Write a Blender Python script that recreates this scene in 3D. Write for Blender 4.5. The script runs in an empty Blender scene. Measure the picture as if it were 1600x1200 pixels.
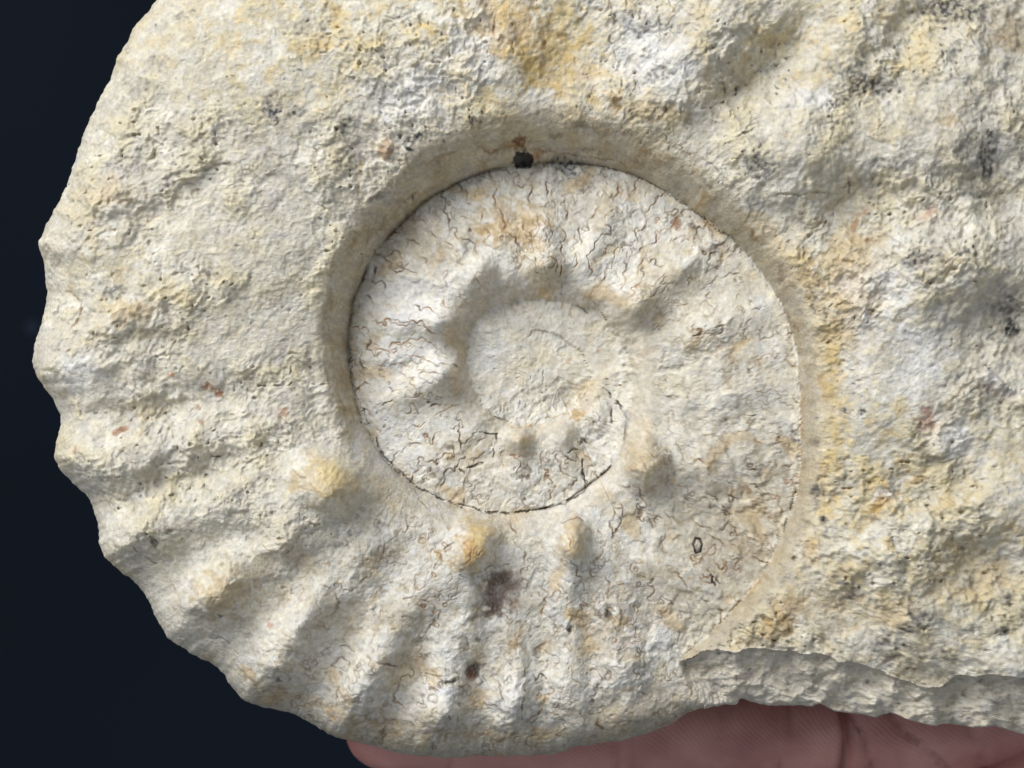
import bpy, math
import numpy as np
from mathutils import Vector

# ------------------------------------------------------------------ scale: 1 photo pixel = 0.1 mm on the plane z = 0
PX = 1e-4
CAM_D = 0.40
sc = bpy.context.scene
COL = sc.collection

# ------------------------------------------------------------------ camera
cam_d = bpy.data.cameras.new('camera')
cam = bpy.data.objects.new('camera', cam_d); COL.objects.link(cam)
cam.location = (0, 0, CAM_D); cam.rotation_euler = (0, 0, 0)
cam_d.sensor_width = 36; cam_d.lens = 36 * CAM_D / (1600 * PX)
cam_d.clip_start = 0.01; cam_d.clip_end = 20
cam_d.dof.use_dof = True; cam_d.dof.focus_distance = CAM_D + 0.008; cam_d.dof.aperture_fstop = 26
sc.camera = cam
sc.render.resolution_x = 1024; sc.render.resolution_y = 768

# ------------------------------------------------------------------ light: soft window light from the upper left, dim cool room
w = bpy.data.worlds.new('World'); sc.world = w; w.use_nodes = True
bg = w.node_tree.nodes['Background']
bg.inputs[0].default_value = (0.90, 0.95, 1.0, 1); bg.inputs[1].default_value = 0.33
def area(name, loc, tgt, size, power, color):
    l = bpy.data.lights.new(name, 'AREA'); l.shape = 'RECTANGLE'; l.size = size[0]; l.size_y = size[1]
    l.energy = power; l.color = color
    o = bpy.data.objects.new(name, l); COL.objects.link(o); o.location = loc
    o.rotation_euler = (Vector(tgt) - Vector(loc)).to_track_quat('-Z', 'Y').to_euler()
    return o
area('window_light', (-0.62, 0.71, 0.75), (0, 0, 0), (0.92, 0.78), 20.0, (1.0, 0.988, 0.968))
vs = sc.view_settings
vs.view_transform = 'Standard'; vs.look = 'None'; vs.exposure = 0.0; vs.gamma = 1.0; vs.use_curve_mapping = False

# ------------------------------------------------------------------ helpers
def srgb(r, g, b):
    c = np.array([r, g, b], float) / 255.0
    return np.where(c <= 0.04045, c / 12.92, ((c + 0.055) / 1.055) ** 2.4)
def sst(a, b, x):
    t = np.clip((x - a) / (b - a), 0, 1); return t * t * (3 - 2 * t)

_rng = np.random.default_rng(11)
_ang = _rng.uniform(0, 2 * np.pi, (256, 256)).astype(np.float32)
_gx, _gy = np.cos(_ang), np.sin(_ang)
def perlin(x, y, lam, seed=0):
    """gradient noise in photo pixels, wavelength lam, about -1..1"""
    ca, sa = math.cos(seed * 2.4 + 0.5), math.sin(seed * 2.4 + 0.5)
    x, y = (x * ca + y * sa) / lam + seed * 17.31 + 1000.0, (y * ca - x * sa) / lam + seed * 9.77 + 1000.0
    xi = np.floor(x).astype(np.int32); yi = np.floor(y).astype(np.int32)
    fx = (x - xi).astype(np.float32); fy = (y - yi).astype(np.float32)
    x0 = xi & 255; y0 = yi & 255; x1 = (xi + 1) & 255; y1 = (yi + 1) & 255
    u = fx * fx * fx * (fx * (fx * 6 - 15) + 10); v = fy * fy * fy * (fy * (fy * 6 - 15) + 10)
    a = _gx[y0, x0] * fx + _gy[y0, x0] * fy
    b = _gx[y0, x1] * (fx - 1) + _gy[y0, x1] * fy
    c = _gx[y1, x0] * fx + _gy[y1, x0] * (fy - 1)
    d = _gx[y1, x1] * (fx - 1) + _gy[y1, x1] * (fy - 1)
    a = a + u * (b - a); c = c + u * (d - c)
    return (a + v * (c - a)) * 1.5

# ------------------------------------------------------------------ the coil: umbilical seam and outline, read in photo pixels
CX, CY = 855.0, 568.0
seam_pts = [(1075,1039),(1112,1001),(1150,967),(1187,922),(1225,862),(1236,832),(1255,787),(1259,750),(1261,680),(1260,617),
 (1259,550),(1246,509),(1229,464),(1200,418),(1172,385),(1131,350),(1094,320),(1049,289),(1000,264),(955,250),(905,242),(850,243),
 (800,248),(755,257),(710,274),(670,298),(624,335),(585,380),(560,425),(541,470),(533,530),(538,587),(556,655),(590,719),(639,764),
 (687,790),(740,805),(800,808),(864,799),(916,769),(965,726),(987,662),(994,610),(990,565),(972,520),(940,492),(900,473),(870,465),
 (825,463),(790,471),(757,486),(735,508),(727,540),(731,575),(742,612),(762,645),(795,664),(830,670),(866,660),(895,640),(915,610),
 (920,575),(910,545),(885,522),(850,515),(815,525),(800,550),(800,580),(815,605)]
ph, rr, last = [], [], None
for (x, y) in seam_pts:
    a = math.degrees(math.atan2(-(y - CY), x - CX)); r = math.hypot(x - CX, y - CY)
    if last is not None:
        while a < last - 180: a += 360
        while a > last + 180: a -= 360
    last = a; ph.append(a); rr.append(r)
ph = np.array(ph); rr = np.array(rr)
order = np.argsort(ph); ph = ph[order]; rr = rr[order]
PHI0, PHI1 = ph[0], ph[-1]
pf = np.linspace(PHI0, PHI1, 4000); rf = np.interp(pf, ph, rr)
kern = np.hanning(61); kern /= kern.sum()
rf = np.convolve(np.pad(rf, 30, mode='edge'), kern, 'valid')

ZE = -0.021                                     # height of the widest ring of the shell
KE = (CAM_D - ZE) / CAM_D
out_pts = [(242,5),(228,25),(210,48),(203,62),(186,92),(172,130),(155,160),(140,190),(128,222),(121,250),(108,282),(95,315),(78,345),
 (64,372),(62,385),(70,402),(74,425),(75,455),(73,492),(64,518),(55,545),(54,566),(60,585),(75,606),(88,628),(96,650),(96,672),(92,695),
 (92,714),(100,735),(118,755),(138,775),(150,798),(157,820),(158,845),(165,862),(180,880),(205,902),(225,925),(240,950),(252,975),(266,995),
 (290,1012),(330,1035),(352,1055),(365,1075),(382,1092),(410,1103),(440,1110),(470,1121),(495,1136),(515,1148),(545,1156),(585,1167),
 (620,1178),(660,1183),(700,1184),(760,1181),(820,1181),(870,1177),(905,1166),(950,1160),(985,1154),(1015,1143),(1045,1133),(1070,1116),(1086,1106),
 (1105,1101),(1130,1098),(1150,1100),(1156,1090),(1175,1096),(1198,1101),(1230,1099),(1262,1100),(1280,1094),(1292,1106),(1320,1112),(1345,1114),(1362,1117),(1388,1108),
 (1410,1118),(1440,1127),(1470,1127),(1500,1130),(1530,1128),(1560,1132),(1580,1141),(1600,1146),(1680,1170),(1800,1110),(1900,1000),(1975,800),
 (1990,550),(1930,260),(1790,20),(1560,-130),(1260,-190),(950,-190),(660,-150),(430,-90),(310,-45)]
oa, orr = [], []
for (x, y) in out_pts:
    x = 800 + (x - 800) * KE; y = 600 + (y - 600) * KE
    oa.append(math.degrees(math.atan2(-(y - CY), x - CX)) % 360); orr.append(math.hypot(x - CX, y - CY))
oa = np.array(oa); orr = np.array(orr); k_ = np.argsort(oa); oa = oa[k_]; orr = orr[k_]

# ------------------------------------------------------------------ polar grid
NT = 2300
th = (np.arange(NT) / NT) * 360.0                    # degrees
R = np.interp(th, np.r_[oa[-1] - 360, oa, oa[0] + 360], np.r_[orr[-1], orr, orr[0]])
R = np.convolve(np.r_[R[-3:], R, R[:3]], np.array([1,3,5,6,5,3,1]) / 24.0, 'valid')
R += 2.2 * perlin(R * np.cos(np.radians(th)), R * np.sin(np.radians(th)), 34, 3) + 1.5 * perlin(R * np.cos(np.radians(th)), R * np.sin(np.radians(th)), 13, 4) + 0.9 * perlin(R * np.cos(np.radians(th)), R * np.sin(np.radians(th)), 6, 8)
s_top = np.r_[np.linspace(0.0002, 0.9, 430), 1 - 0.1 * (1 - np.linspace(0, 1, 66)[1:]) ** 1.7]
NR = len(s_top)
cs, sn = np.cos(np.radians(th)), np.sin(np.radians(th))
r = (s_top[:, None] * R[None, :]).astype(np.float32)
x = (CX + r * cs[None, :]).astype(np.float32); y = (CY - r * sn[None, :]).astype(np.float32)

# seam radius for every column: turn 0 outermost, 1, 2
def seam_r(phi):
    v = np.interp(phi, pf, rf, left=np.nan, right=np.nan); return v
base = np.where(th >= PHI0 % 360, th - 360, th)      # phi of the outermost seam in this column
P0 = base
sr = [seam_r(P0 + 360 * k) for k in range(4)]
sr = [np.where(np.isnan(v), 3.0, v) for v in sr]

zs_t = ([-70,0,90,180,270,360,450,540,630,720,900,1300], [-9.5,-11.3,-14.8,-15.3,-13.6,-13.8,-15.3,-15.7,-15.2,-15.7,-15.9,-15.9])
hs_t = ([-70,-45,0,45,90,150,180,225,270,315,360,405,450,540,630,720,900,1300],
        [-9,-5,-3,-0.8,-0.6,-1.6,-3.4,-5.2,-8.0,-9.5,-10.4,-11.0,-11.9,-12.6,-13.0,-15.5,-15.9,-15.9])
ww_t = ([-70,0,60,90,180,225,270,360,450,540,630,720,1300], [24,30,64,90,42,46,42,44,56,50,44,40,40])   # width of the umbilical wall
zs = lambda p: np.interp(p, *zs_t)
hs = lambda p: np.interp(p, *hs_t)
ww = lambda p: np.interp(p, *ww_t)

rw = r + ((3.2 * perlin(x, y, 48, 71) + 2.2 * perlin(x, y, 19, 72) + 1.0 * perlin(x, y, 8, 73)) * (0.55 + 1.6 * sst(190, 120, r)) * sst(8, 30, r)).astype(np.float32)
z = np.zeros_like(r); whorl = np.zeros(r.shape, np.int8)
dseam = np.full(r.shape, 1e4, np.float32)            # signed-less distance to the nearest seam
din = np.full(r.shape, 1e4, np.float32)              # distance outwards from the whorl's own inner seam
uu = np.zeros_like(r)
edge_z = -24.0
for k in range(4):
    rin = sr[k]; rout = R if k == 0 else sr[k - 1]
    m = (rw >= rin[None, :]) & (rw < (rout[None, :] if k else 1e9))
    if k == 3: m = rw < sr[2][None, :]; rin = np.zeros(NT); rout = sr[2]
    phi = P0 + 360 * k
    d = rw - rin[None, :]; W = (rout - rin)[None, :]
    u = np.clip(d / np.maximum(W, 1), 0, 1)
    z0 = zs(phi)[None, :]; H = hs(phi)[None, :]; wl = np.minimum(ww(phi)[None, :], W * 0.45)
    wall = 1 - (1 - np.clip(d / wl, 0, 1)) ** 2.3
    if k == 0:
        wall = 0.68 * wall + 0.32 * (1 - (1 - np.clip(d / (3.2 * wl), 0, 1)) ** 2)
        bt = (sst(205, 240, th) * (th < PHI0 % 360))[None, :]; fj = (sst(262, PHI0 % 360, th) * (th < PHI0 % 360 + 0.01))[None, :]
        slope = -2.2 * np.clip((u - 0.25) / 0.6, 0, 1) ** 1.5 - bt * 1.6 * sst(0.12, 0.4, u)
        slope = slope * (1 - fj) - fj * 1.5 * np.clip(d / 325.0, 0, 1.2) ** 2.6
        zz = z0 + (H - z0) * wall + slope
        de = np.maximum(rout[None, :] - r, 0)
        bw = np.interp(th, [0,60,120,180,215,250,272,290,296,340,360], [150,160,170,150,120,95,75,50,26,26,150])[None, :]
        q = np.clip(de / bw, 0, 1)
        zz = edge_z + (zz - edge_z) * (1 - (1 - q) ** 2.4) ** (1 / 2.4)
    elif k == 3:
        zz = np.full_like(r, -15.9)
    else:
        zo = zs(phi - 360)[None, :]
        dome = 1 - np.clip((u - 0.2) / 0.8, 0, 1) ** 2.6
        zz = z0 + (H - z0) * wall
        zz = zo + (zz - zo) * np.where(u > 0.2, dome ** 0.8, 1)
    z = np.where(m, zz, z); whorl = np.where(m, k, whorl)
    din = np.where(m, d, din); uu = np.where(m, u, uu)
    if k < 3: dseam = np.minimum(dseam, np.abs(rw - rin[None, :]))
z = z.astype(np.float32)
TH = np.broadcast_to(th[None, :], r.shape)
# ------------------------------------------------------------------ noise fields
wx = x + 9 * perlin(x, y, 26, 1) + 4 * perlin(x, y, 9, 2)
wy = y + 9 * perlin(x, y, 26, 3) + 4 * perlin(x, y, 9, 4)
n200 = perlin(x, y, 200, 5); n90 = perlin(x, y, 90, 6); n45 = perlin(x, y, 45, 7); n22 = perlin(wx, wy, 24, 8)
n11 = perlin(wx, wy, 12, 9); n6 = perlin(x, y, 6.5, 10); n4 = perlin(x, y, 4.2, 11)
na = perlin(x * .8 + y * .6, (y * .8 - x * .6) * 2.6, 30, 12)          # fibrous grain
nb = perlin(x * .8 + y * .6, (y * .8 - x * .6) * 2.6, 13, 13)

def seg_dist(px, py, pts):
    """distance to a polyline and the running parameter 0..1 along it"""
    best = np.full(px.shape, 1e9, np.float32); tt = np.zeros(px.shape, np.float32)
    L = [0.0]
    for a, b in zip(pts[:-1], pts[1:]): L.append(L[-1] + math.hypot(b[0]-a[0], b[1]-a[1]))
    for i, (a, b) in enumerate(zip(pts[:-1], pts[1:])):
        vx, vy = b[0]-a[0], b[1]-a[1]; l2 = vx*vx + vy*vy + 1e-6
        t = np.clip(((px-a[0])*vx + (py-a[1])*vy) / l2, 0, 1)
        d = np.hypot(px - a[0] - t*vx, py - a[1] - t*vy)
        k = d < best
        best = np.where(k, d, best); tt = np.where(k, (L[i] + t * (L[i+1]-L[i])) / L[-1], tt)
    return best, tt
def box_idx(pts, pad):
    xs = [p[0] for p in pts]; ys = [p[1] for p in pts]
    return np.nonzero((x > min(xs)-pad) & (x < max(xs)+pad) & (y > min(ys)-pad) & (y < max(ys)+pad))
def bump(cx, cy, rx, ry, ang, amp, power=2.0, warp=1.0):
    pad = 3.0 * max(rx, ry)
    i = box_idx([(cx, cy)], pad)
    X = x[i] + warp * (wx - x)[i] - cx; Y = y[i] + warp * (wy - y)[i] - cy
    c, s = math.cos(math.radians(ang)), math.sin(math.radians(ang))
    q = np.sqrt(((X*c + Y*s)/rx)**2 + ((-X*s + Y*c)/ry)**2)
    z[i] += amp * np.exp(-q ** power)
def ridge(pts, width, amps):
    i = box_idx(pts, width * 3)
    d, t = seg_dist(x[i] + 0.35*(wx-x)[i] + 6 * n90[i], y[i] + 0.35*(wy-y)[i] - 6 * n90[i], pts)
    A = np.interp(t, np.linspace(0, 1, len(amps)), amps) * (1.1 + 0.25 * n90[i] + 0.15 * n45[i])
    z[i] += 1.06 * A * np.exp(-(d / (width * 1.1)) ** 2)

# ------------------------------------------------------------------ ribs of the shell
ridge([(62,560),(140,572),(240,560)], 44, [2.4,1.6,0.2])
ridge([(70,385),(150,372),(230,350)], 34, [1.6,0.8,0.1])
ridge([(90,715),(165,735),(270,705),(400,655)], 44, [3.0,3.2,1.8,0.2])
ridge([(160,852),(215,838),(320,800),(440,765)], 44, [3.2,3.6,2.8,2.0])
ridge([(255,975),(325,935),(420,862),(515,775)], 46, [2.8,4.2,3.4,3.4])
ridge([(385,1085),(432,1035),(485,955),(570,865)], 38, [2.4,4.4,3.6,2.0])
ridge([(520,1150),(566,1072),(605,1000),(680,910)], 35, [2.0,4.2,3.2,2.2])
ridge([(660,1170),(690,1112),(703,1040),(735,920)], 32, [1.4,3.8,2.8,2.4])
ridge([(800,1160),(803,1105),(800,1030),(795,970)], 27, [0.8,3.8,2.0,0.6])
ridge([(905,1140),(897,1060),(888,960),(893,890)], 28, [0.8,2.0,1.4,2.4])
ridge([(985,1110),(975,1050),(960,970),(945,920)], 30, [1.6,2.6,1.2,0.3])
for (cx, cy, a) in ((325,938,1.8),(432,1040,2.0),(566,1078,2.2),(690,1118,2.4),(802,1118,2.2),(212,838,1.2),(965,1068,1.8),(895,1105,1.2),(150,735,1.0)):
    bump(cx, cy, 36, 32, 0, a)
# ribs on the inner turns
ridge([(745,425),(700,375),(665,335)], 24, [2.4,2.0,0.4])
ridge([(685,500),(640,495),(575,500)], 24, [2.2,1.8,0.3])
ridge([(685,590),(640,610),(575,650)], 24, [2.4,1.8,0.3])
ridge([(855,408),(850,350),(845,290)], 24, [2.2,1.8,0.4])
ridge([(920,400),(945,350),(965,300)], 20, [1.0,1.8,0.4])
ridge([(995,475),(1060,420),(1120,375)], 26, [2.0,1.9,0.5])
ridge([(1020,545),(1110,515),(1215,480)], 30, [0.8,2.2,0.8])
ridge([(1030,630),(1120,620),(1225,600)], 34, [0.5,1.6,0.5])
ridge([(1015,730),(1110,725),(1225,690)], 44, [2.2,1.9,0.4])
ridge([(970,860),(1060,900),(1130,935)], 34, [0.2,0.9,0.3])
ridge([(760,640),(720,690),(690,740)], 20, [1.0,0.8,0.2])
ridge([(808,688),(806,740),(802,785)], 18, [1.2,0.8,0.2])
ridge([(880,680),(895,740),(900,770)], 15, [1.2,0.8,0.1])
ridge([(940,655),(960,700)], 18, [0.6,0.2])
ridge([(800,420),(785,360),(765,300)], 20, [0.6,1.4,0.4])
ridge([(660,545),(620,552),(560,560)], 18, [0.4,1.1,0.2])
ridge([(720,460),(660,425),(600,400)], 18, [0.4,1.2,0.2])
ridge([(1040,590),(1130,565),(1225,540)], 22, [0.3,1.2,0.4])
# broad undulations of the body whorl
for a in [(1490,420,115,85,-15,3.0),(1570,505,80,55,20,-1.6),(1250,235,95,80,0,2.6),(1455,230,80,90,20,2.6),(1350,315,120,48,-14,-1.6),
          (1560,320,80,55,0,-1.0),(1110,60,60,110,35,2.2),(1215,95,40,120,50,-2.2),(1330,60,80,80,30,2.0),(1500,90,80,80,0,1.6),(1440,40,40,90,50,-1.6),
          (1420,640,120,90,0,1.0),(1480,750,110,70,-30,-1.0),(1400,850,110,70,-20,2.0),(1545,895,70,75,0,-1.3),(1460,960,100,70,10,1.4),(1560,800,90,70,0,1.6),
          (1340,960,60,60,0,-0.8),(880,70,90,80,20,-1.6),(690,60,120,80,0,1.4),(800,100,50,100,20,1.0),(400,120,140,80,0,1.0),(190,495,50,32,-20,1.6),
          (170,310,60,40,-10,1.6),(230,330,60,28,-20,-1.0),(300,450,120,70,-20,0.8),(950,150,60,40,20,0.7),(330,620,150,30,-15,-0.8),(1590,1040,60,40,0,1.2),(1460,1075,60,30,10,-1.2),
          (1050,150,60,40,30,0.8),(1600,180,70,70,0,1.2),(240,640,120,26,-8,-1.0),(260,755,130,26,-18,-1.0)]:
    bump(*a[:5], a[5] * (2.0 if a[0] > 1000 else 1.5))

# tubercles: (x, y, rx, ry, angle, height, turn)
TUB = [(512,752,50,37,15,5.2,0),(740,858,31,38,25,6.6,0),(896,848,20,30,0,5.4,0),(1012,726,29,36,-15,4.6,1),
       (997,474,31,27,30,3.4,1),(856,410,22,20,0,3.0,1),(748,422,19,24,30,2.8,1),(688,500,28,20,20,2.2,1),(688,590,26,21,-20,3.0,1),
       (812,686,21,19,0,2.4,2),(884,682,14,18,0,1.6,2)]
for (cx, cy, rx, ry, a, h, k) in TUB: bump(cx, cy, rx * 1.1, ry * 1.1, a, h, 3.0 if (k == 0 or cx == 1012) else 2.5, 0.3)

# ------------------------------------------------------------------ the broken face at the lower right
brk = [(1040,1075),(1066,1046),(1095,1030),(1130,1022),(1200,1019),(1250,1024),(1300,1031),(1350,1045),(1400,1062),(1445,1077),(1480,1079),(1510,1064),(1560,1061),(1600,1064),(1680,1075),(1800,1020),(1900,900)]
bx = np.array([p[0] for p in brk], float); by = np.array([p[1] for p in brk], float)
yb = np.interp(x, bx, by) + 4 * n45 + 2.2 * n22 + 0.8 * n11
dd = np.where((x > 1040) & (y > 700), y - yb, -999)
dbr = dd
zedge = np.interp(x, [1040,1066,1095,1140,1200,1600,1900], [-18,-12,-9.5,-7.5,-6,-6,-8])
xl = np.interp(y, [1000,1046,1110], [1058,1064,1090])
d2 = np.minimum(dd, (x - xl) * 1.3 + 5 * n22)
lay = np.floor((d2 + 16 * n45 + 6 * n11) / 15)         # ledges of the fracture
lf_ = (d2 + 16 * n45 + 6 * n11) / 15 - lay
zb = zedge - 1.6 * sst(0, 7, d2) - 0.062 * np.maximum(d2, 0) - 0.35 * (sst(0.55, 0.95, lf_) - lf_) + 0.35 * n22 + 0.9 * n45 + 0.15 * n11 + 1.0 * n90 - 0.4 * np.abs(perlin(wx, wy, 40, 35))
zb = np.where((dd > 0) & (d2 > 0), np.minimum(zb, zedge + 0.5), 1e3)
zb = np.where(zb < 100, edge_z + (zb - edge_z) * (1 - (1 - np.clip((R[None, :] - r) / 14, 0, 1)) ** 2.4) ** (1 / 2.4), zb)
in_brk = (dd > 0) & (d2 > 0) & (x > 1064)
zb = np.where(in_brk & ((x - xl) * 1.3 < 26) & (zb < 100), z + (np.minimum(zb, z) - z) * sst(0, 26, (x - xl) * 1.3), zb)
z = np.where(in_brk, zb, z).astype(np.float32)
bmask = in_brk.astype(np.float32)

# ------------------------------------------------------------------ surface roughness
wallm = sst(75, 25, din) * (whorl < 3)
WL = np.where(whorl == 0, ww(P0)[None, :], ww(P0 + 360)[None, :])
wallm0 = sst(1.2, 0.45, din / WL + 0.25 * n45 + 0.15 * n22) * (whorl < 2)
arc = np.radians(TH) * r                                # streaks that run along the wall
dw_ = din + 7 * n45 + 3.5 * n22
strk = perlin(dw_, arc / 5.5, 9, 33) + 0.6 * perlin(dw_, arc / 4.5, 4.6, 34)
strk *= sst(-0.5, 0.5, n90 + 0.5 * n45) * np.where(whorl == 0, np.where((TH > 200) & (TH < 300), 0.25, 1.0), 0.45)
bottom = np.where((whorl == 0) & (TH < PHI0 % 360), sst(205, 235, TH), 0)     # the smooth lower whorl
inner = (whorl >= 1).astype(np.float32)
body = np.where(whorl == 0, 1 - bottom, 0)
rough = 1.0 * body + 0.34 * bottom + 0.34 * inner
rough = np.where(whorl >= 2, 0.72, rough) * (0.42 + 0.58 * sst(0.25, 1.5, din / WL + 0.3 * n45))
rough = rough * (1 - 0.45 * bmask); rough *= 0.45 + 0.85 * sst(-0.45, 0.45, n200 + 0.6 * n90)
for (cx, cy, rx, ry, a, h, k) in TUB:
    rough *= 1 - 0.7 * np.exp(-(((x - cx) / (rx * 1.3)) ** 2 + ((y - cy) / (ry * 1.3)) ** 2))
fib = sst(1230, 1330, x) * 0.9 + 0.15
terr = perlin(wx, wy, 62, 20) * 3.2 + 0.5 * n22
tf = terr - np.floor(terr); ledge = np.floor(terr) + sst(0.38, 0.62, tf)
bill = np.abs(perlin(wx, wy, 34, 21)); bill2 = np.abs(perlin(wx, wy, 17, 22)); bill3 = np.abs(perlin(x, y, 9, 23))
rel = 0.75*n90 + 0.48*n45 + 0.36*n22 + 0.19*n11 + 0.09*n6 + 0.045*n4 - 0.22*bill - 0.20*bill2 - 0.10*bill3 + 0.20*ledge
rel += fib * (0.16 * na + 0.15 * nb)
tw = din / WL + 0.22 * n90 + 0.12 * n45
z += 0.28 * sst(35, 75, TH) * sst(230, 190, TH) * np.where((whorl == 0) & (bottom < 0.5), 0.9 * sst(0.42, 0.5, tw) * sst(1.3, 0.6, tw) + 0.6 * sst(0.72, 0.78, tw) * sst(1.5, 0.9, tw), 0) * sst(-0.3, 0.3, n90 + 0.2)
z += rough * rel * 1.0 + wallm0 * 0.20 * strk
for (cx, cy, rx, ry, a, h, k) in TUB[:4]:
    i = box_idx([(cx, cy)], 2 * max(rx, ry)); z[i] += np.exp(-(((x[i]-cx)/rx)**2 + ((y[i]-cy)/ry)**2) ** 2) * (0.12 * n11[i] + 0.10 * np.abs(perlin(x[i], y[i], 13, 38)))
pit = sst(0.55, 0.8, perlin(x, y, 10, 24)) * sst(0.0, 0.4, n90 + 0.3)
z -= 0.55 * pit * rough
# crusty lumps round the sutures of the chambered part
cr = np.clip(bottom + inner * (whorl == 1), 0, 1)
crust = sst(0.0, 0.35, perlin(x, y, 110, 30) + 0.25) * cr
lump = perlin(wx, wy, 20, 31)
z += 0.22 * crust * np.sqrt(np.abs(lump)) * np.sign(lump) * (1 - wallm0)

# seams: a thin open groove
gw = 1.7 + 1.0 * n45
gap = np.exp(-(dseam / gw) ** 2) * sst(-0.35, 0.1, perlin(x, y, 150, 32) + 0.6*n45) * sst(140, 175, r) * (1 - 0.75 * sst(1000, 1080, x)) * (1 - 0.5 * sst(640, 560, x))
z -= 0.55 * gap

# ------------------------------------------------------------------ colour of the stone (stains, minerals, bare limestone)
def C(*a): return srgb(*a).astype(np.float32)
col = np.empty(r.shape + (3,), np.float32); col[:] = C(214, 207, 190)
def mixc(mask, c):
    global col
    m = np.clip(mask, 0, 1)[..., None]; col = col * (1 - m) + np.asarray(c, np.float32) * m
def blob(cx, cy, rx, ry, ang, c, a=1.0, soft=0.5, nz=0.35, nf=None):
    pad = 2.2 * max(rx, ry) + 12
    i = box_idx([(cx, cy)], pad)
    sm = 0.35 if max(rx, ry) < 22 else 1.0
    X = x[i] + sm * (wx - x)[i] - cx; Y = y[i] + sm * (wy - y)[i] - cy
    cc, s = math.cos(math.radians(ang)), math.sin(math.radians(ang))
    q = np.sqrt(((X*cc + Y*s)/rx)**2 + ((-X*s + Y*cc)/ry)**2) + nz * ((n22[i] + 0.6*n11[i] + 0.5*n6[i]) if sm == 1 else (0.5*n22[i] + 1.1*n11[i] + 1.1*n6[i] + 0.7*n4[i]))
    m = sst(1 + soft, 1 - soft, q) * a
    if nf is not None: m = m * nf[i]
    col[i] = col[i] * (1 - m[:, None]) + c * m[:, None]
    return i, m
cl = 0.5 + 0.5 * np.clip(1.2 * n90 + 0.7 * n45 + 0.5 * n22 + 0.3 * n11, -1, 1)
cl2 = 0.5 + 0.5 * np.clip(1.1 * perlin(wx, wy, 70, 40) + 0.7 * perlin(wx, wy, 30, 41) + 0.5 * perlin(x, y, 12, 42), -1, 1)
cl3 = 0.5 + 0.5 * np.clip(1.2 * perlin(wx, wy, 38, 43) + 0.8 * perlin(x, y, 15, 44) + 0.5 * n6, -1, 1)
# body whorl: cream with grey and ochre clouds
mixc(body * 1.0, C(210, 205, 191))
mixc(body * sst(0.45, 0.9, cl2) * 0.75, C(196, 191, 182))
mixc(body * sst(0.5, 0.95, cl) * 0.6, C(208, 198, 168))
yel = np.clip(np.exp(-(((x-620)/420)**2 + ((y-40)/130)**2)) + 0.85*np.exp(-(((x-1340)/75)**2 + ((y-620)/330)**2)) + 0.7*np.exp(-(((x-1500)/200)**2+((y-820)/240)**2))
      + 0.6*np.exp(-(((x-1330)/220)**2 + ((y-60)/120)**2)) + 0.75*np.exp(-(((x-860)/120)**2 + ((y-90)/110)**2)) + 0.5*np.exp(-(((x-200)/170)**2+((y-440)/110)**2)), 0, 1.2)
mixc(body * yel * sst(0.25, 0.75, cl2 * 0.5 + cl3 * 0.5) * 0.72, C(213, 196, 150))
mixc(body * yel * sst(0.62, 0.95, cl3) * 0.42, C(202, 172, 116))
mixc(body * sst(0.66, 0.95, 1 - cl2) * 0.65, C(226, 222, 210))
mixc(body * sst(0.72, 0.98, cl * 0.4 + (1-cl3) * 0.6) * 0.55, C(165, 158, 146))
# smooth lower whorl and inner turns: pale grey-white limestone with beige clouds
low = np.clip(bottom + inner, 0, 1)
mixc(low, C(215, 212, 203))
mixc(low * sst(0.45, 0.95, cl2) * 0.6, C(200, 190, 168))
mixc(low * sst(0.5, 1.0, 1 - cl3) * 0.4, C(226, 225, 220))
lf = np.clip(np.exp(-(((x-300)/220)**2 + ((y-800)/150)**2)) + 0.7 * np.exp(-(((x-1100)/160)**2 + ((y-540)/150)**2)) + 0.55*np.exp(-(((x-860)/120)**2+((y-570)/100)**2)), 0, 1)
mixc(low * lf * 0.5, C(208, 198, 174))
# right-hand inner flank is beige-grey
mixc(inner * (whorl == 1) * sst(960, 1090, x) * sst(620, 760, y) * 0.65, C(198, 190, 172))
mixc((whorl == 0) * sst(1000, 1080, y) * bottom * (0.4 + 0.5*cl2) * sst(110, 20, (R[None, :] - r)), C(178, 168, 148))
# umbilical walls: tan mudstone smear
mixc(wallm0 * sst(-0.5, 0.6, strk) * 0.35 * (whorl < 2), C(150, 126, 92))
mixc(wallm0 * (whorl == 0) * (1 - bottom) * sst(0.05, 0.6, n45 + 0.6 * n22 + 0.5 * strk) * 0.55, C(164, 138, 98))
mixc(wallm0 * (whorl == 0) * (1 - bottom) * sst(0.1, 0.6, -n45 + 0.6 * n11 + 0.4 * strk) * 0.5, C(202, 192, 168))
mixc(wallm0 * np.where(whorl == 0, 0.42, 0.18) * (1 - 0.9 * bottom) * (0.6 + 0.5 * cl3), C(188, 174, 146))
mixc(wallm0 * sst(0.35, 0.9, strk) * 0.45 * (whorl == 0), C(152, 126, 90))
mixc(np.exp(-((dseam - 9) / 6) ** 2) * (x > 1050) * (whorl == 1) * 0.8, C(228, 222, 205))
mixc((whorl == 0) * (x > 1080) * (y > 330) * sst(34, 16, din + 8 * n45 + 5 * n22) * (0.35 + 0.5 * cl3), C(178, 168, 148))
mixc((whorl == 0) * (x > 1080) * (y > 330) * np.exp(-((din - 46) / 16) ** 2) * (0.3 + 0.7 * cl3) * 0.5, C(200, 174, 118))
# broken face: fresh grey limestone
mixc(bmask, C(218, 211, 196)); mixc(bmask * sst(0.5, 0.9, cl3) * 0.5, C(196, 189, 174)); mixc(bmask * sst(0.6, 0.95, 1-cl2) * 0.5, C(214, 209, 198))

OCH, RUST, BRN, BLK, GRY, WHT = C(196,150,66), C(150,88,44), C(84,60,42), C(30,30,34), C(112,113,118), C(232,231,228)
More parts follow.
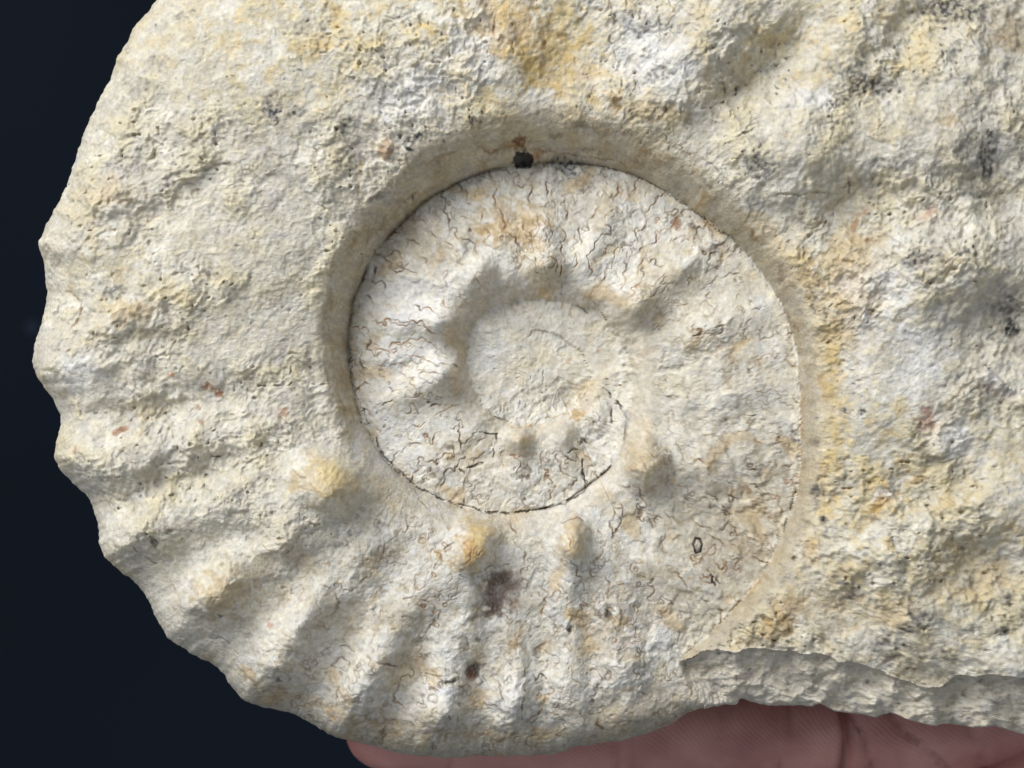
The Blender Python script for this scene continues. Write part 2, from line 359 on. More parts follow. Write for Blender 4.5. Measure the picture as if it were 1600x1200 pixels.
# ochre tubercle tips
for (cx, cy, rx, ry, a) in ((512,750,52,38,.8),(740,858,33,41,.95),(895,846,21,30,.8),(1013,726,32,40,.6),(684,872,7,11,.9),(997,470,24,20,.25),(808,684,14,10,.25)):
    blob(cx, cy, rx * 0.9, ry * 0.9, 10, C(194,164,102), a * 0.8, 0.45, 0.6, np.clip(0.85 + 0.5 * n11 + 0.3 * n6, 0.25, 1))
blob(735,862,14,22,20,C(176,134,66),.6,.6,.45); blob(520,740,20,14,0,C(226,206,150),.6,.6,.3); blob(748,842,12,14,0,C(228,206,150),.6,.6,.3)
# pale patches
for b in ((390,115,16,12,0),(1350,580,30,38,0),(1265,155,35,22,0),(640,150,70,50,-20),(745,70,30,60,10),(1000,60,55,60,0),(1030,100,50,40,20),(1500,690,40,30,20),(1440,560,50,60,20),(1395,770,30,14,-40),
          (1370,470,50,60,0),(120,580,30,30,0),(640,470,50,40,0),(640,560,70,30,0),(600,700,50,40,0),(1010,1000,40,30,0),(1200,480,25,16,0),(760,555,20,24,0),(680,1090,30,20,0),(800,1090,14,40,0)):
    blob(*b, C(228,227,224), 0.7, 0.7, 0.45)
# ochre and orange stains
for (cx,cy,rx,ry,an,a) in ((800,340,55,32,0,.55),(770,350,22,16,0,.5),(830,360,20,16,0,.5),(1160,545,24,14,-10,.65),(960,150,14,12,0,.8),(800,40,55,45,0,.55),(840,70,35,45,0,.4),
     (350,930,45,30,-20,.5),(1330,440,40,90,0,.45),(1240,960,30,22,-40,.6),(1215,985,25,16,-40,.6),(1390,785,30,9,-38,.7),(1370,795,14,6,-30,.9),(1440,750,12,6,-30,.7),(920,620,20,30,20,.4),(905,650,12,8,0,.8),
     (1270,440,14,40,-20,.4),(1480,410,30,20,0,.35),(1590,50,40,30,0,.4),(200,490,30,14,-20,.5),(170,300,30,22,-20,.4),(1300,960,40,40,0,.3),(1480,190,14,14,0,.5),(620,1060,40,14,20,.3),(500,1120,60,10,20,.3),(1180,820,30,50,0,.3),
     (380,1060,14,8,40,.6),(740,730,60,40,0,.2),(1010,170,60,14,10,.4),(890,110,40,30,0,.45),(1400,960,30,30,0,.3),(1520,900,60,40,0,.3)):
    blob(cx,cy,rx,ry,an, C(194,162,104), a * 0.8, 0.45, 0.7)
# grey mineral clouds made of specks
stip = 0.35 + 0.65 * sst(-0.1, 0.25, perlin(x, y, 8, 50) + 0.5 * perlin(x, y, 4.5, 51))
for (cx,cy,rx,ry,an,a) in ((425,172,14,16,0,.85),(458,172,12,7,0,.8),(885,247,34,12,0,.8),(905,270,30,12,10,.7),(1345,130,45,22,10,.75),(1500,15,42,18,0,.85),(1015,38,40,12,0,.6),(1030,115,18,14,0,.6),(1310,160,14,10,0,.7),
     (1185,240,14,22,0,.7),(1192,268,16,12,0,.6),(1450,405,26,12,-20,.75),(1500,395,16,6,-10,.75),(1545,245,16,32,0,.7),(1325,645,9,7,0,.9),(1346,645,9,6,0,.9),(1440,965,26,12,20,.7),(1415,985,14,8,0,.7),(1395,1022,20,16,40,.6),
     (1488,1028,14,12,0,.6),(1320,915,10,6,0,.8),(1340,930,7,8,0,.9),(170,455,16,10,0,.6),(310,425,22,10,0,.6),(240,90,20,14,0,.3),(200,135,26,22,0,.35),(280,15,16,6,-20,.5),(740,187,8,7,0,.9),(650,212,18,7,-20,.9),(636,228,7,5,0,1.),
     (535,195,14,7,-40,.8),(600,270,8,5,-30,.9),(425,260,40,22,0,.3),(590,300,16,6,-40,.4),(1275,465,7,20,0,.6),(1290,490,6,16,0,.5),(1250,690,8,12,0,.6),(1240,690,20,10,0,.4),(1585,480,24,16,0,.6),(1590,512,12,14,0,.9),(1215,745,30,14,0,.3),
     (1160,890,26,12,-30,.4),(1205,100,20,10,-40,.3),(690,750,24,12,30,.4),(1450,705,30,12,40,.3),(1390,545,30,12,-50,.25),(1570,60,40,40,0,.3),(1400,240,60,18,-50,.3),(1530,240,40,40,0,.35),(1280,770,6,12,0,.7),(1292,815,6,8,0,.9),(1296,832,4,6,0,.8)):
    blob(cx,cy,rx,ry,an, C(78,79,84), min(1, a * 1.15), 0.6, 0.5, stip)
# solid dark grains, rust flecks, brown holes
for (cx,cy,rx,ry,an,c,a) in ((737,187,8,5,-40,BLK,.9),(636,229,7,5,0,BLK,.8),(432,184,5,7,0,BLK,.8),(420,160,4,5,0,BLK,.6),(531,111,3,5,0,BLK,.8),(331,195,4,4,0,C(60,70,85),.8),(1045,331,4,4,0,BLK,1),(1065,345,7,11,10,RUST,.8),(1065,345,7,11,10,BRN,.3),
     (1091,344,5,7,0,BRN,.9),(1127,380,12,7,-20,BRN,.9),(1548,208,6,5,0,BLK,.8),(1554,236,5,6,0,BLK,.7),(1545,266,7,7,0,BLK,.7),(1594,511,8,9,0,BLK,.9),(953,966,8,11,20,C(74,56,56),.95),(937,964,5,7,0,C(60,48,50),.9),(893,990,6,5,0,C(62,64,66),.9),
     (740,1055,13,11,-30,BRN,.9),(735,1066,6,12,20,RUST,.6),(703,1072,9,5,10,C(92,84,62),.8),(1577,990,10,6,0,BLK,.9),(1565,993,5,4,0,BLK,.8),(1582,935,5,4,0,BLK,.7),(1292,815,5,6,0,BLK,.6),(238,850,4,4,0,BLK,.9),(260,828,5,6,0,BRN,.9),(235,840,3,2,0,C(50,60,70),.8),
     (323,608,14,6,25,RUST,.9),(335,616,7,5,40,RUST,.85),(302,636,7,4,40,RUST,.7),(174,676,8,5,-30,RUST,.85),(184,670,6,3,-30,RUST,.7),(438,645,7,6,-20,RUST,.8),(310,660,5,3,0,RUST,.7),(307,575,3,3,0,BRN,.8),(263,583,5,4,0,C(206,150,100),.8),(235,627,2,6,0,RUST,.5),
     (450,675,3,3,0,BRN,.6),(111,703,2,9,5,RUST,.7),(285,1000,3,3,0,RUST,.6),(417,980,5,4,0,C(190,110,80),.7),(342,967,5,4,0,BLK,.8),(430,1070,6,3,0,BLK,.8),(72,480,2,6,0,C(90,40,36),.8),(115,488,3,5,0,RUST,.5),(1450,655,16,18,0,C(176,124,98),.75),(1447,640,7,6,0,C(150,96,76),.6),
     (1340,350,10,5,-20,RUST,.6),(1355,330,12,4,-40,RUST,.5),(1360,372,6,5,0,RUST,.7),(1280,345,8,6,0,RUST,.5),(1450,340,12,10,-20,C(176,120,90),.5),(1460,325,5,7,0,RUST,.4),(1470,308,6,4,0,BLK,.8),(1038,172,4,4,0,BRN,.9),(700,830,4,3,0,BRN,.6),(650,1005,6,4,-40,BLK,.7),
     (745,1005,6,4,-40,BRN,.8),(838,1030,6,8,0,BRN,.6),(592,1015,4,3,-40,BLK,.8),(1177,770,6,4,20,RUST,.8),(1193,692,7,3,10,RUST,.7),(1178,580,2,6,-10,BRN,.8),(1050,618,3,3,0,C(90,92,94),.8),(1045,708,4,3,0,C(60,64,68),.8),(941,685,4,3,-40,C(40,46,54),.9),(697,720,9,3,20,BRN,.9),(701,702,6,4,0,BRN,.8),
     (823,735,9,4,20,BRN,.8),(820,750,6,3,-20,BRN,.8),(778,935,28,38,10,C(134,108,94),.8),(775,962,21,16,0,C(84,62,54),.8),(770,910,16,11,0,C(96,70,58),.75),(790,915,8,14,0,C(96,70,58),.6),(765,940,8,18,0,C(88,70,64),.6),(785,945,12,10,0,C(150,142,144),.6),(1210,850,4,3,0,BRN,.6),(1115,515,5,5,0,BRN,.3),(895,965,14,9,0,C(214,190,130),.7),(1000,990,3,3,0,BRN,.6),
     (812,216,11,8,0,C(110,64,24),.95),(833,234,14,6,-20,C(160,104,36),.8),(599,232,13,14,0,C(170,132,88),.8),(604,226,6,5,0,C(206,170,130),.8),(1005,905,4,3,0,BLK,.5),(1560,600,26,14,30,C(172,168,168),.8),(1556,590,14,4,40,C(226,226,230),.8),(1545,608,12,8,10,C(140,128,120),.7)):
    blob(cx,cy,rx,ry,an, c, a * 0.92, 0.4, 0.6, np.clip(0.85 + 0.5 * n6 + 0.4 * n4, 0.2, 1))
for (cx,cy,rx,ry,an,c,a) in ((700,205,9,3,-25,BLK,.6),(560,255,8,4,-40,C(70,66,60),.5),(690,240,26,3,-22,C(140,104,64),.6),(760,226,30,3,-6,C(140,104,64),.6),(880,180,6,5,0,C(70,60,50),.6),(870,205,10,3,0,C(110,84,54),.6),(905,190,16,5,10,C(96,92,90),.5),
     (985,205,7,4,20,C(80,66,50),.6),(1000,245,10,3,25,C(100,76,50),.6),(1070,235,14,4,30,C(130,98,60),.6),(1110,285,12,3,45,C(120,90,56),.6),(1180,360,14,3,55,C(120,90,56),.6),(1230,430,4,14,-15,C(120,90,56),.5),(1075,190,10,4,0,C(90,74,56),.5),(930,225,24,3,6,C(128,96,58),.6),
     (640,300,20,3,-45,C(140,110,74),.6),(590,345,20,3,-55,C(140,110,74),.5),(512,470,3,18,0,C(160,120,70),.6),(1295,600,6,24,0,C(196,160,96),.5),(1290,740,6,30,0,C(196,160,96),.5),(1270,860,14,16,-40,C(190,152,88),.5),(1280,690,4,6,0,C(90,90,92),.6),(1285,770,7,10,0,C(96,94,92),.7)):
    blob(cx,cy,rx,ry,an, c, a, 0.5, 0.6, np.clip(0.8 + 0.5 * n6 + 0.4 * n4, 0.2, 1))
# random fine specks on the rough part, beige pores on the pale part
sp = perlin(x, y, 7.5, 60) + 0.45 * perlin(x, y, 60, 61)
mixc(body * sst(0.84, 1.0, sp) * (1 - bmask) * 0.75, C(84, 82, 82))
sp2 = perlin(x, y, 6, 62) + 0.5 * perlin(x, y, 80, 63)
mixc(low * sst(0.82, 1.0, sp2) * 0.55, C(138, 118, 92))
sp3 = perlin(wx, wy, 13, 64) + 0.6 * perlin(x, y, 90, 65)
mixc(np.clip(low + 0.6*body, 0, 1) * sst(0.85, 1.05, sp3) * 0.5, C(182, 146, 98))

# ------------------------------------------------------------------ suture lines: fine brown squiggles on the chambered part
def field(X, Y, sd):
    return perlin(X, Y, 56, sd) + 0.70 * perlin(X, Y, 21, sd+1) + 0.52 * perlin(X, Y, 9.5, sd+2)
def phase(X, Y):
    a = np.arctan2(-(Y - CY), X - CX) * (44 / (2 * np.pi))
    return a + 0.55 * perlin(X, Y, 60, 70) + 0.42 * perlin(X, Y, 26, 71) + 0.26 * perlin(X, Y, 12, 72) + 0.10 * perlin(X, Y, 6, 74)
sut = np.zeros(r.shape, np.float32)
sel = np.nonzero((low > 0.05) & (wallm0 < 0.95))
X, Y = x[sel], y[sel]
f0 = phase(X, Y); gx = phase(X + 0.6, Y) - f0; gy = phase(X, Y + 0.6) - f0
gx = np.where(np.abs(gx) > 5, 0, gx); gy = np.where(np.abs(gy) > 5, 0, gy)
dist = np.abs(f0 - np.round(f0)) / (np.hypot(gx, gy) / 0.6 + 0.004)
wl_ = 1.0 + 0.9 * perlin(X, Y, 17, 75)
msk = sst(-0.15, 0.25, 0.6 * perlin(X, Y, 110, 76) + 0.7 * perlin(X, Y, 30, 77) + 0.2)
sut[sel] = sst(wl_ + 1.0, wl_ - 0.6, dist) * msk * sst(110, 170, r[sel]) * np.clip(0.75 + 0.6 * perlin(X, Y, 13, 78), 0.1, 1)
f0 = field(X, Y, 80); gx = field(X + 0.7, Y, 80) - f0; gy = field(X, Y + 0.7, 80) - f0
dist = np.abs(f0 - 0.2) / (np.hypot(gx, gy) / 0.7 + 0.012)
msk = sst(0.0, 0.25, perlin(X, Y, 130, 85) * 0.8 + 0.6 * perlin(X, Y, 34, 86))
sut[sel] = np.maximum(sut[sel], sst(1.7, 0.2, dist) * msk * (0.5 + 0.45 * perlin(X, Y, 15, 87)))
regw = np.where(whorl == 1, 1.0, np.where(whorl >= 2, 0.25, 0.85)) * low
regw = regw * np.where((whorl == 0), sst(250, 520, x), 1.0) * (1 - 0.75 * wallm0) * np.clip(1 - 0.7*np.exp(-(((x-1100)/140)**2 + ((y-590)/110)**2)), 0, 1)
sut *= regw
sut = np.clip(sut, 0, 1); shue = sst(-0.3, 0.4, n90)[..., None]
col = col * (1 - 0.9 * sut[..., None]) + 0.9 * sut[..., None] * (C(152, 112, 68) * shue + C(112, 92, 70) * (1 - shue)); z -= 0.18 * sut
halo = np.clip(sst(0.2, 0.6, perlin(x, y, 40, 99)) * crust * 0.55, 0, 1); mixc(halo, C(196, 172, 132))
for b in ((650,960,60,30,-20),(620,1045,40,16,10),(790,1010,50,24,0),(940,1000,60,40,0),(1010,940,50,60,0),(560,960,30,30,0),(400,890,50,24,-30),(980,1120,60,18,-20),(620,1140,90,14,10),(780,1165,120,12,0),(1140,850,60,70,0),(650,380,50,40,0),(900,320,60,30,0),(1080,450,60,30,0)):
    blob(*b, C(166,146,114), 0.28, 0.7, 0.9)

# hand-traced hairlines and cracks: (points, width, colour, strength, depth in mm)
DK, MB = C(52, 44, 36), C(112, 84, 52)
STROKES = [
 ([(954,594),(966,605),(978,604)],1.8,MB,.9,.3),([(948,608),(960,618),(961,640),(960,664)],2.0,DK,.9,.4),([(972,628),(984,655)],2.2,DK,.9,.4),([(749,680),(776,682),(773,700),(769,718)],1.8,DK,.9,.35),([(714,665),(716,690),(720,705)],1.9,MB,.9,.3),
 ([(716,735),(727,748)],2,BRN,.9,.3),([(728,736),(752,728)],3.0,DK,.9,.3),([(798,714),(824,717)],2.4,C(168,120,86),.7,.2),([(875,713),(903,724)],1.6,MB,.8,.2),([(917,722),(914,745),(919,760)],2.0,DK,.9,.4),([(905,740),(912,734)],2,DK,.9,.2),
 ([(892,712),(898,703),(906,706)],1.8,DK,.8,.2),([(910,700),(914,690),(924,697)],1.8,DK,.8,.2),([(932,470),(955,500)],1.5,DK,.8,.3),([(900,470),(925,485)],1.3,DK,.7,.3),([(697,790),(760,806),(800,808),(860,800),(905,780),(940,752),(964,730)],1.9,DK,.8,.5),
 ([(560,640),(590,716),(640,762),(690,788)],1.5,DK,.75,.6),([(545,455),(534,520),(540,590),(556,640)],1.3,MB,.6,.3),([(580,382),(560,420),(548,450)],1.3,MB,.7,.4),([(640,766),(655,790),(665,800)],1.3,MB,.7,.3),([(905,797),(935,796)],1.3,DK,.7,.3),
 ([(1090,857),(1094,847),(1101,848),(1104,857),(1101,868),(1094,870),(1090,857)],2.2,C(54,40,40),.95,.3),([(1119,905),(1126,922)],2.6,DK,.9,.3),([(1126,905),(1132,918)],1.8,DK,.8,.2),([(1110,775),(1130,785),(1146,805),(1148,820),(1138,834),(1120,826)],1.6,MB,.8,.25),
 ([(1140,776),(1156,779)],1.5,BRN,.8,.2),([(1086,520),(1092,511),(1103,513),(1096,524),(1088,524)],2,MB,.9,.3),([(1103,520),(1120,512),(1138,507),(1136,518),(1120,522)],2,BRN,.7,.3),([(1171,650),(1188,648),(1201,645),(1204,653)],1.6,DK,.7,.2),([(1160,560),(1178,562)],1.8,BRN,.6,.2),
 ([(838,398),(836,420),(850,430),(878,428),(880,412)],1.8,MB,.9,.3),([(848,400),(862,396),(872,405),(860,415)],1.5,MB,.8,.2),([(870,398),(874,408),(868,420)],1.4,MB,.8,.2),([(600,410),(622,412),(636,402)],1.6,MB,.7,.2),([(590,392),(614,384),(626,398)],1.6,MB,.6,.2),([(575,402),(582,412),(576,424)],2.2,DK,.8,.2),
 ([(565,520),(572,530),(566,545)],1.6,DK,.7,.2),([(576,560),(590,548)],2.4,BRN,.7,.2),([(552,558),(560,575)],1.7,DK,.8,.2),([(582,638),(608,626)],1.6,DK,.7,.2),([(600,604),(608,612)],1.5,DK,.7,.2),([(708,568),(716,575)],1.5,DK,.8,.2),([(700,530),(694,540),(680,535)],1.3,MB,.7,.2),
 ([(820,1055),(818,1100),(816,1135)],1.8,MB,.85,.35),([(792,1058),(805,1048),(816,1056)],1.6,MB,.8,.3),([(779,1085),(785,1102),(780,1080)],2,MB,.7,.2),([(698,1115),(700,1135)],2,MB,.8,.3),([(775,1122),(786,1138)],1.6,MB,.8,.3),([(830,1143),(846,1135)],1.6,MB,.7,.2),([(834,1065),(838,1075),(846,1064),(856,1072)],1.5,MB,.8,.2),
 ([(640,1065),(660,1062),(700,1065)],1.4,MB,.7,.3),([(685,868),(710,850),(735,838)],1.4,BRN,.7,.3),([(795,822),(808,840)],1.8,MB,.7,.2),([(880,820),(900,810),(915,818)],1.4,MB,.7,.2),([(975,790),(978,812),(968,832),(955,850)],1.4,MB,.8,.2),([(757,895),(768,885),(774,892),(795,888)],1.6,BRN,.7,.2),([(720,900),(735,906)],1.4,BRN,.7,.2),
 ([(810,935),(812,962)],2.6,C(150,100,56),.8,.2),([(630,940),(650,936),(670,944)],1.5,MB,.8,.2),([(585,1040),(600,1044),(618,1050)],2,BRN,.7,.3),([(505,1020),(540,1018),(552,1026)],1.2,MB,.7,.3),([(612,985),(640,983)],1.4,MB,.7,.2),([(500,915),(520,922),(545,900)],1.5,MB,.6,.2),
 ([(200,845),(210,868),(235,885)],1.5,MB,.8,.4),([(88,450),(105,462),(118,480),(112,500)],1.9,BRN,.6,.3),([(100,510),(112,500)],1.6,RUST,.6,.2),([(262,920),(272,935),(278,955)],2,MB,.7,.2),([(315,1005),(340,1008),(362,1030)],2,C(90,80,62),.6,.3),([(505,1125),(520,1140)],2,C(170,116,50),.7,.2),
 ([(456,735),(470,745),(480,742)],2,MB,.7,.2),([(476,812),(488,818),(502,820)],2,MB,.7,.2),([(408,853),(430,865)],1.4,MB,.6,.2),([(590,320),(575,360),(560,395),(545,440)],1.2,C(150,120,80),.5,.2),([(565,240),(560,280),(556,310)],2.2,C(190,160,110),.6,.2),
 ([(770,228),(800,222),(850,226),(900,232),(960,240),(1010,256)],1.4,C(140,108,70),.6,.3),([(1010,210),(1060,222),(1110,250),(1150,290),(1190,340)],1.5,C(150,122,84),.5,.2),([(1050,292),(1080,310),(1130,350),(1160,372)],1.4,DK,.7,.4),
 ([(1235,470),(1244,500),(1258,520)],1.6,MB,.8,.3),([(1265,620),(1264,690),(1262,740)],1.6,C(170,130,80),.6,.2),([(1255,770),(1245,805),(1234,840)],1.5,DK,.8,.4),([(1225,860),(1190,925),(1140,975),(1105,1008)],1.4,C(170,140,90),.7,.2),([(952,0),(962,30),(955,60),(965,90)],1.8,C(110,96,84),.6,.4),([(775,20),(770,45),(780,65),(800,70),(805,85)],1.8,C(150,110,60),.6,.4),
 ([(1120,125),(1136,130),(1134,140)],1.4,C(110,100,90),.6,.3),([(1330,298),(1328,280)],2.5,C(110,96,76),.6,.5),([(1190,300),(1250,304),(1310,298),(1330,284)],1.6,C(140,120,84),.5,.7),([(1560,345),(1580,345),(1595,335)],1.4,C(120,90,64),.6,.3),([(1455,400),(1440,410),(1430,415)],2,C(70,74,84),.6,.2),([(1490,400),(1505,394),(1515,400)],2,C(66,68,74),.7,.2),
 ([(1355,770),(1385,758),(1400,770)],1.5,C(180,130,70),.7,.3),([(1545,570),(1560,585),(1585,606)],1.6,C(80,80,84),.7,.4),([(1430,1090),(1450,1108)],1.6,C(150,120,86),.6,.3),([(930,670),(945,655),(935,640)],1.2,MB,.5,.2),([(780,660),(800,668),(830,670),(860,655),(880,650)],1.4,C(190,160,110),.6,.4),
]
for pts, wd, c, a, dep in STROKES:
    i = box_idx(pts, 14); kk = 0.15 if pts[0] == pts[-1] else 1.0
    d, t = seg_dist(x[i] + kk*(3.0*n22[i] + 2.2*n11[i] + 1.0*n6[i]), y[i] + kk*(3.0*n45[i] + 2.4*perlin(x[i], y[i], 14, 36) + 1.0*n4[i]), pts)
    wv = wd * (0.55 + (0.45 if kk < 1 else 0.5 * np.sin(np.pi * np.clip(t, 0.04, 0.96)) + 0.5 * n22[i]))
    wv *= 0.8; m = sst(wv + 0.8, wv - 0.8, d) * a * (1 if kk < 1 else sst(-0.55, 0.1, perlin(x[i], y[i], 22, 37) + 0.4 * n6[i]))
    col[i] = col[i] * (1 - m[:, None]) + c * m[:, None]; z[i] -= dep * m
mixc(gap * (r > 150) * 0.35, C(96, 78, 54))
mixc(pit * rough * 0.25 * body, C(170, 150, 116))
mot = 0.10 * n11 + 0.10 * n6 + 0.07 * n4 + 0.07 * n22 + 0.05 * perlin(wx, wy, 18, 66)
col = col * (1 + mot)[..., None]
warm = (0.05 * perlin(wx, wy, 26, 67) + 0.05 * perlin(x, y, 9, 68))[..., None]
col = col * (1 + warm * np.array([0.4, 0.0, -1.2], np.float32))
col = np.clip(col, 0.004, 0.9).astype(np.float32)
# relief of grains
bump(818,240,17,12,-10,1.3,4); bump(812,216,10,7,0,-0.8); bump(600,230,14,14,0,1.4,3); bump(953,966,8,10,20,-1.2); bump(740,1055,12,10,-30,-1.6); bump(775,945,26,40,10,-1.2,3)
bump(893,990,6,5,0,-1.0); bump(703,1072,9,5,0,-0.9); bump(1560,600,26,13,30,0.9,4); bump(684,872,7,10,0,0.9); bump(961,148,11,11,0,1.4); bump(1097,858,6,9,10,0.4)
i_, m_ = blob(818,240,18,13,-10, C(20,20,24), 1.0, 0.14, 0.12)

# ------------------------------------------------------------------ mesh points in metres
X3 = ((x - 800) * PX).astype(np.float32); Y3 = ((600 - y) * PX).astype(np.float32); Z3 = (z * 1e-3).astype(np.float32)
# the widest ring keeps its height; below it the shell turns under
nlow = 44
tl = np.linspace(0, 1, nlow + 1)[1:]
Rx = X3[-1]; Ry = Y3[-1]; Rz = Z3[-1]
cx3, cy3 = (CX - 800) * PX, (600 - CY) * PX
lowP = []
for t in tl:
    a = t * math.pi / 2
    f = 1 - 0.62 * (1 - math.cos(a)) ** 1.15 if t < 1 else 0.0
    f = math.cos(a) ** 0.62 if t < 1 else 0.0
    zz = Rz * (1 - min(1, t * 1.6)) + (-0.024) * min(1, t * 1.6) - 0.027 * math.sin(a) ** 1.0
    f *= 1 + min(1, 6 * t) * 0.0035 * (perlin(Rx / PX, Ry / PX + t * 500, 60, 2) + 0.6 * perlin(Rx / PX + t * 500, Ry / PX, 24, 6))
    nzv = 0.0006 * perlin((Rx / PX) * 1.0 + t * 400, Ry / PX, 30, 3)
    lowP.append(np.stack([cx3 + (Rx - cx3) * np.maximum(f, 0.001), cy3 + (Ry - cy3) * np.maximum(f, 0.001), zz + nzv], -1))
lowP = np.array(lowP, np.float32)
P = np.concatenate([np.stack([X3, Y3, Z3], -1), lowP], 0)
NRT = P.shape[0]
lowc = np.empty((nlow, NT, 3), np.float32)
for q_, t in enumerate(tl):
    w_ = min(1.0, 9 * t)
    nn = 1 + 0.12 * perlin(Rx / PX + 300 * t, Ry / PX - 500 * t, 70, 15) + 0.08 * perlin(Rx / PX - 400 * t, Ry / PX + 300 * t, 22, 16)
    lowc[q_] = col[-1] * (1 - w_) + w_ * C(198, 190, 172)[None, :] * nn[:, None]
COLR = np.concatenate([col, lowc], 0)
# normals from the whole surface, so the cut between two parts never shows
dS = np.empty_like(P); dS[1:-1] = P[2:] - P[:-2]; dS[0] = P[1] - P[0]; dS[-1] = P[-1] - P[-2]
dT = np.roll(P, -1, 1) - np.roll(P, 1, 1)
N = np.cross(dS, dT); N /= (np.linalg.norm(N, axis=-1, keepdims=True) + 1e-20)
N[0] = N[0].mean(0) / np.linalg.norm(N[0].mean(0)); N[-1] = (0, 0, -1)

# ------------------------------------------------------------------ regions -> parts
reg = np.zeros((NRT, NT), np.int16)                    # 0 body whorl, 1 middle whorl, 2 inner whorl, 3 broken face, 10+ tubercles, 30+ grains
reg[:NR] = np.where(whorl == 1, 1, np.where(whorl >= 2, 2, 0))
reg[:NR] = np.where(bmask > 0.5, 3, reg[:NR])
for n, (cx, cy, rx, ry, a, h, k) in enumerate(TUB):
    c, s = math.cos(math.radians(a)), math.sin(math.radians(a)); Xd, Yd = x + 0.4 * (wx - x) - cx, y + 0.4 * (wy - y) - cy
    q = ((Xd*c + Yd*s)/rx)**2 + ((-Xd*s + Yd*c)/ry)**2
    reg[:NR] = np.where((q < 1.25) & (bmask < .5), 10 + n, reg[:NR])
GRAINS = [('mineral_grain', 'black shiny mineral grain on the inner wall', 818, 240, 17, 12, 0), ('shell_fragment', 'grey shell splinter embedded in the stone', 1560, 600, 26, 14, 0),
          ('pebble', 'small tan pebble stuck in the flank', 600, 230, 14, 14, 0), ('pebble', 'tiny ochre pebble above the seam', 961, 148, 12, 11, 0), ('pebble', 'tiny amber pebble beside the ochre knob', 684, 872, 7, 11, 0)]
for n, g in enumerate(GRAINS):
    q = ((wx - g[2]) / g[4])**2 + ((wy - g[3]) / g[5])**2
    reg[:NR] = np.where(q < 1.3, 30 + n, reg[:NR])

ii, jj = np.meshgrid(np.arange(NRT - 1), np.arange(NT), indexing='ij')
j2 = (jj + 1) % NT
quads = np.stack([ii*NT + jj, (ii+1)*NT + jj, (ii+1)*NT + j2, ii*NT + j2], -1).reshape(-1, 4)
qreg = reg[ii, jj].reshape(-1)
Pf = P.reshape(-1, 3); Nf = N.reshape(-1, 3); Cf = COLR.reshape(-1, 3)

# ------------------------------------------------------------------ materials
def nodes(name):
    m = bpy.data.materials.new(name); m.use_nodes = True; nt = m.node_tree
    b = nt.nodes['Principled BSDF']; return m, nt, b
def stone_material(name, rough=0.85, spec=0.25, bump_s=0.5, sss=0.0):
    m, nt, b = nodes(name); L = nt.links
    at = nt.nodes.new('ShaderNodeAttribute'); at.attribute_name = 'stone_colour'
    tc = nt.nodes.new('ShaderNodeTexCoord')
    n1 = nt.nodes.new('ShaderNodeTexNoise'); n1.inputs['Scale'].default_value = 1500; n1.inputs['Detail'].default_value = 6; n1.inputs['Roughness'].default_value = 0.65
    n2 = nt.nodes.new('ShaderNodeTexNoise'); n2.inputs['Scale'].default_value = 420; n2.inputs['Detail'].default_value = 7; n2.inputs['Roughness'].default_value = 0.7
    for n in (n1, n2): L.new(tc.outputs['Object'], n.inputs['Vector'])
    rp = nt.nodes.new('ShaderNodeMapRange'); rp.inputs['From Min'].default_value = 0.25; rp.inputs['From Max'].default_value = 0.75; rp.inputs['To Min'].default_value = 0.80; rp.inputs['To Max'].default_value = 1.16
    L.new(n1.outputs['Fac'], rp.inputs['Value'])
    rp2 = nt.nodes.new('ShaderNodeMapRange'); rp2.inputs['From Min'].default_value = 0.3; rp2.inputs['From Max'].default_value = 0.7; rp2.inputs['To Min'].default_value = 0.90; rp2.inputs['To Max'].default_value = 1.08
    L.new(n2.outputs['Fac'], rp2.inputs['Value'])
    mu = nt.nodes.new('ShaderNodeMath'); mu.operation = 'MULTIPLY'; L.new(rp.outputs[0], mu.inputs[0]); L.new(rp2.outputs[0], mu.inputs[1])
    vm = nt.nodes.new('ShaderNodeVectorMath'); vm.operation = 'SCALE'; L.new(at.outputs['Color'], vm.inputs[0]); L.new(mu.outputs[0], vm.inputs['Scale'])
    L.new(vm.outputs[0], b.inputs['Base Color'])
    ad = nt.nodes.new('ShaderNodeMath'); ad.operation = 'ADD'; L.new(n1.outputs['Fac'], ad.inputs[0]); L.new(n2.outputs['Fac'], ad.inputs[1])
    bp = nt.nodes.new('ShaderNodeBump'); bp.inputs['Strength'].default_value = bump_s; bp.inputs['Distance'].default_value = 0.0006
    L.new(ad.outputs[0], bp.inputs['Height']); L.new(bp.outputs[0], b.inputs['Normal'])
    b.inputs['Roughness'].default_value = rough; b.inputs['Specular IOR Level'].default_value = spec
    return m
M_body = stone_material('rough_limestone', 0.9, 0.2, 0.6)
M_pale = stone_material('pale_limestone', 0.72, 0.3, 0.4)
M_brk = stone_material('fresh_broken_limestone', 0.95, 0.15, 0.7)
M_knob = stone_material('ochre_calcite', 0.5, 0.45, 0.45)
M_grain = stone_material('dark_mineral', 0.3, 0.5, 0.5)

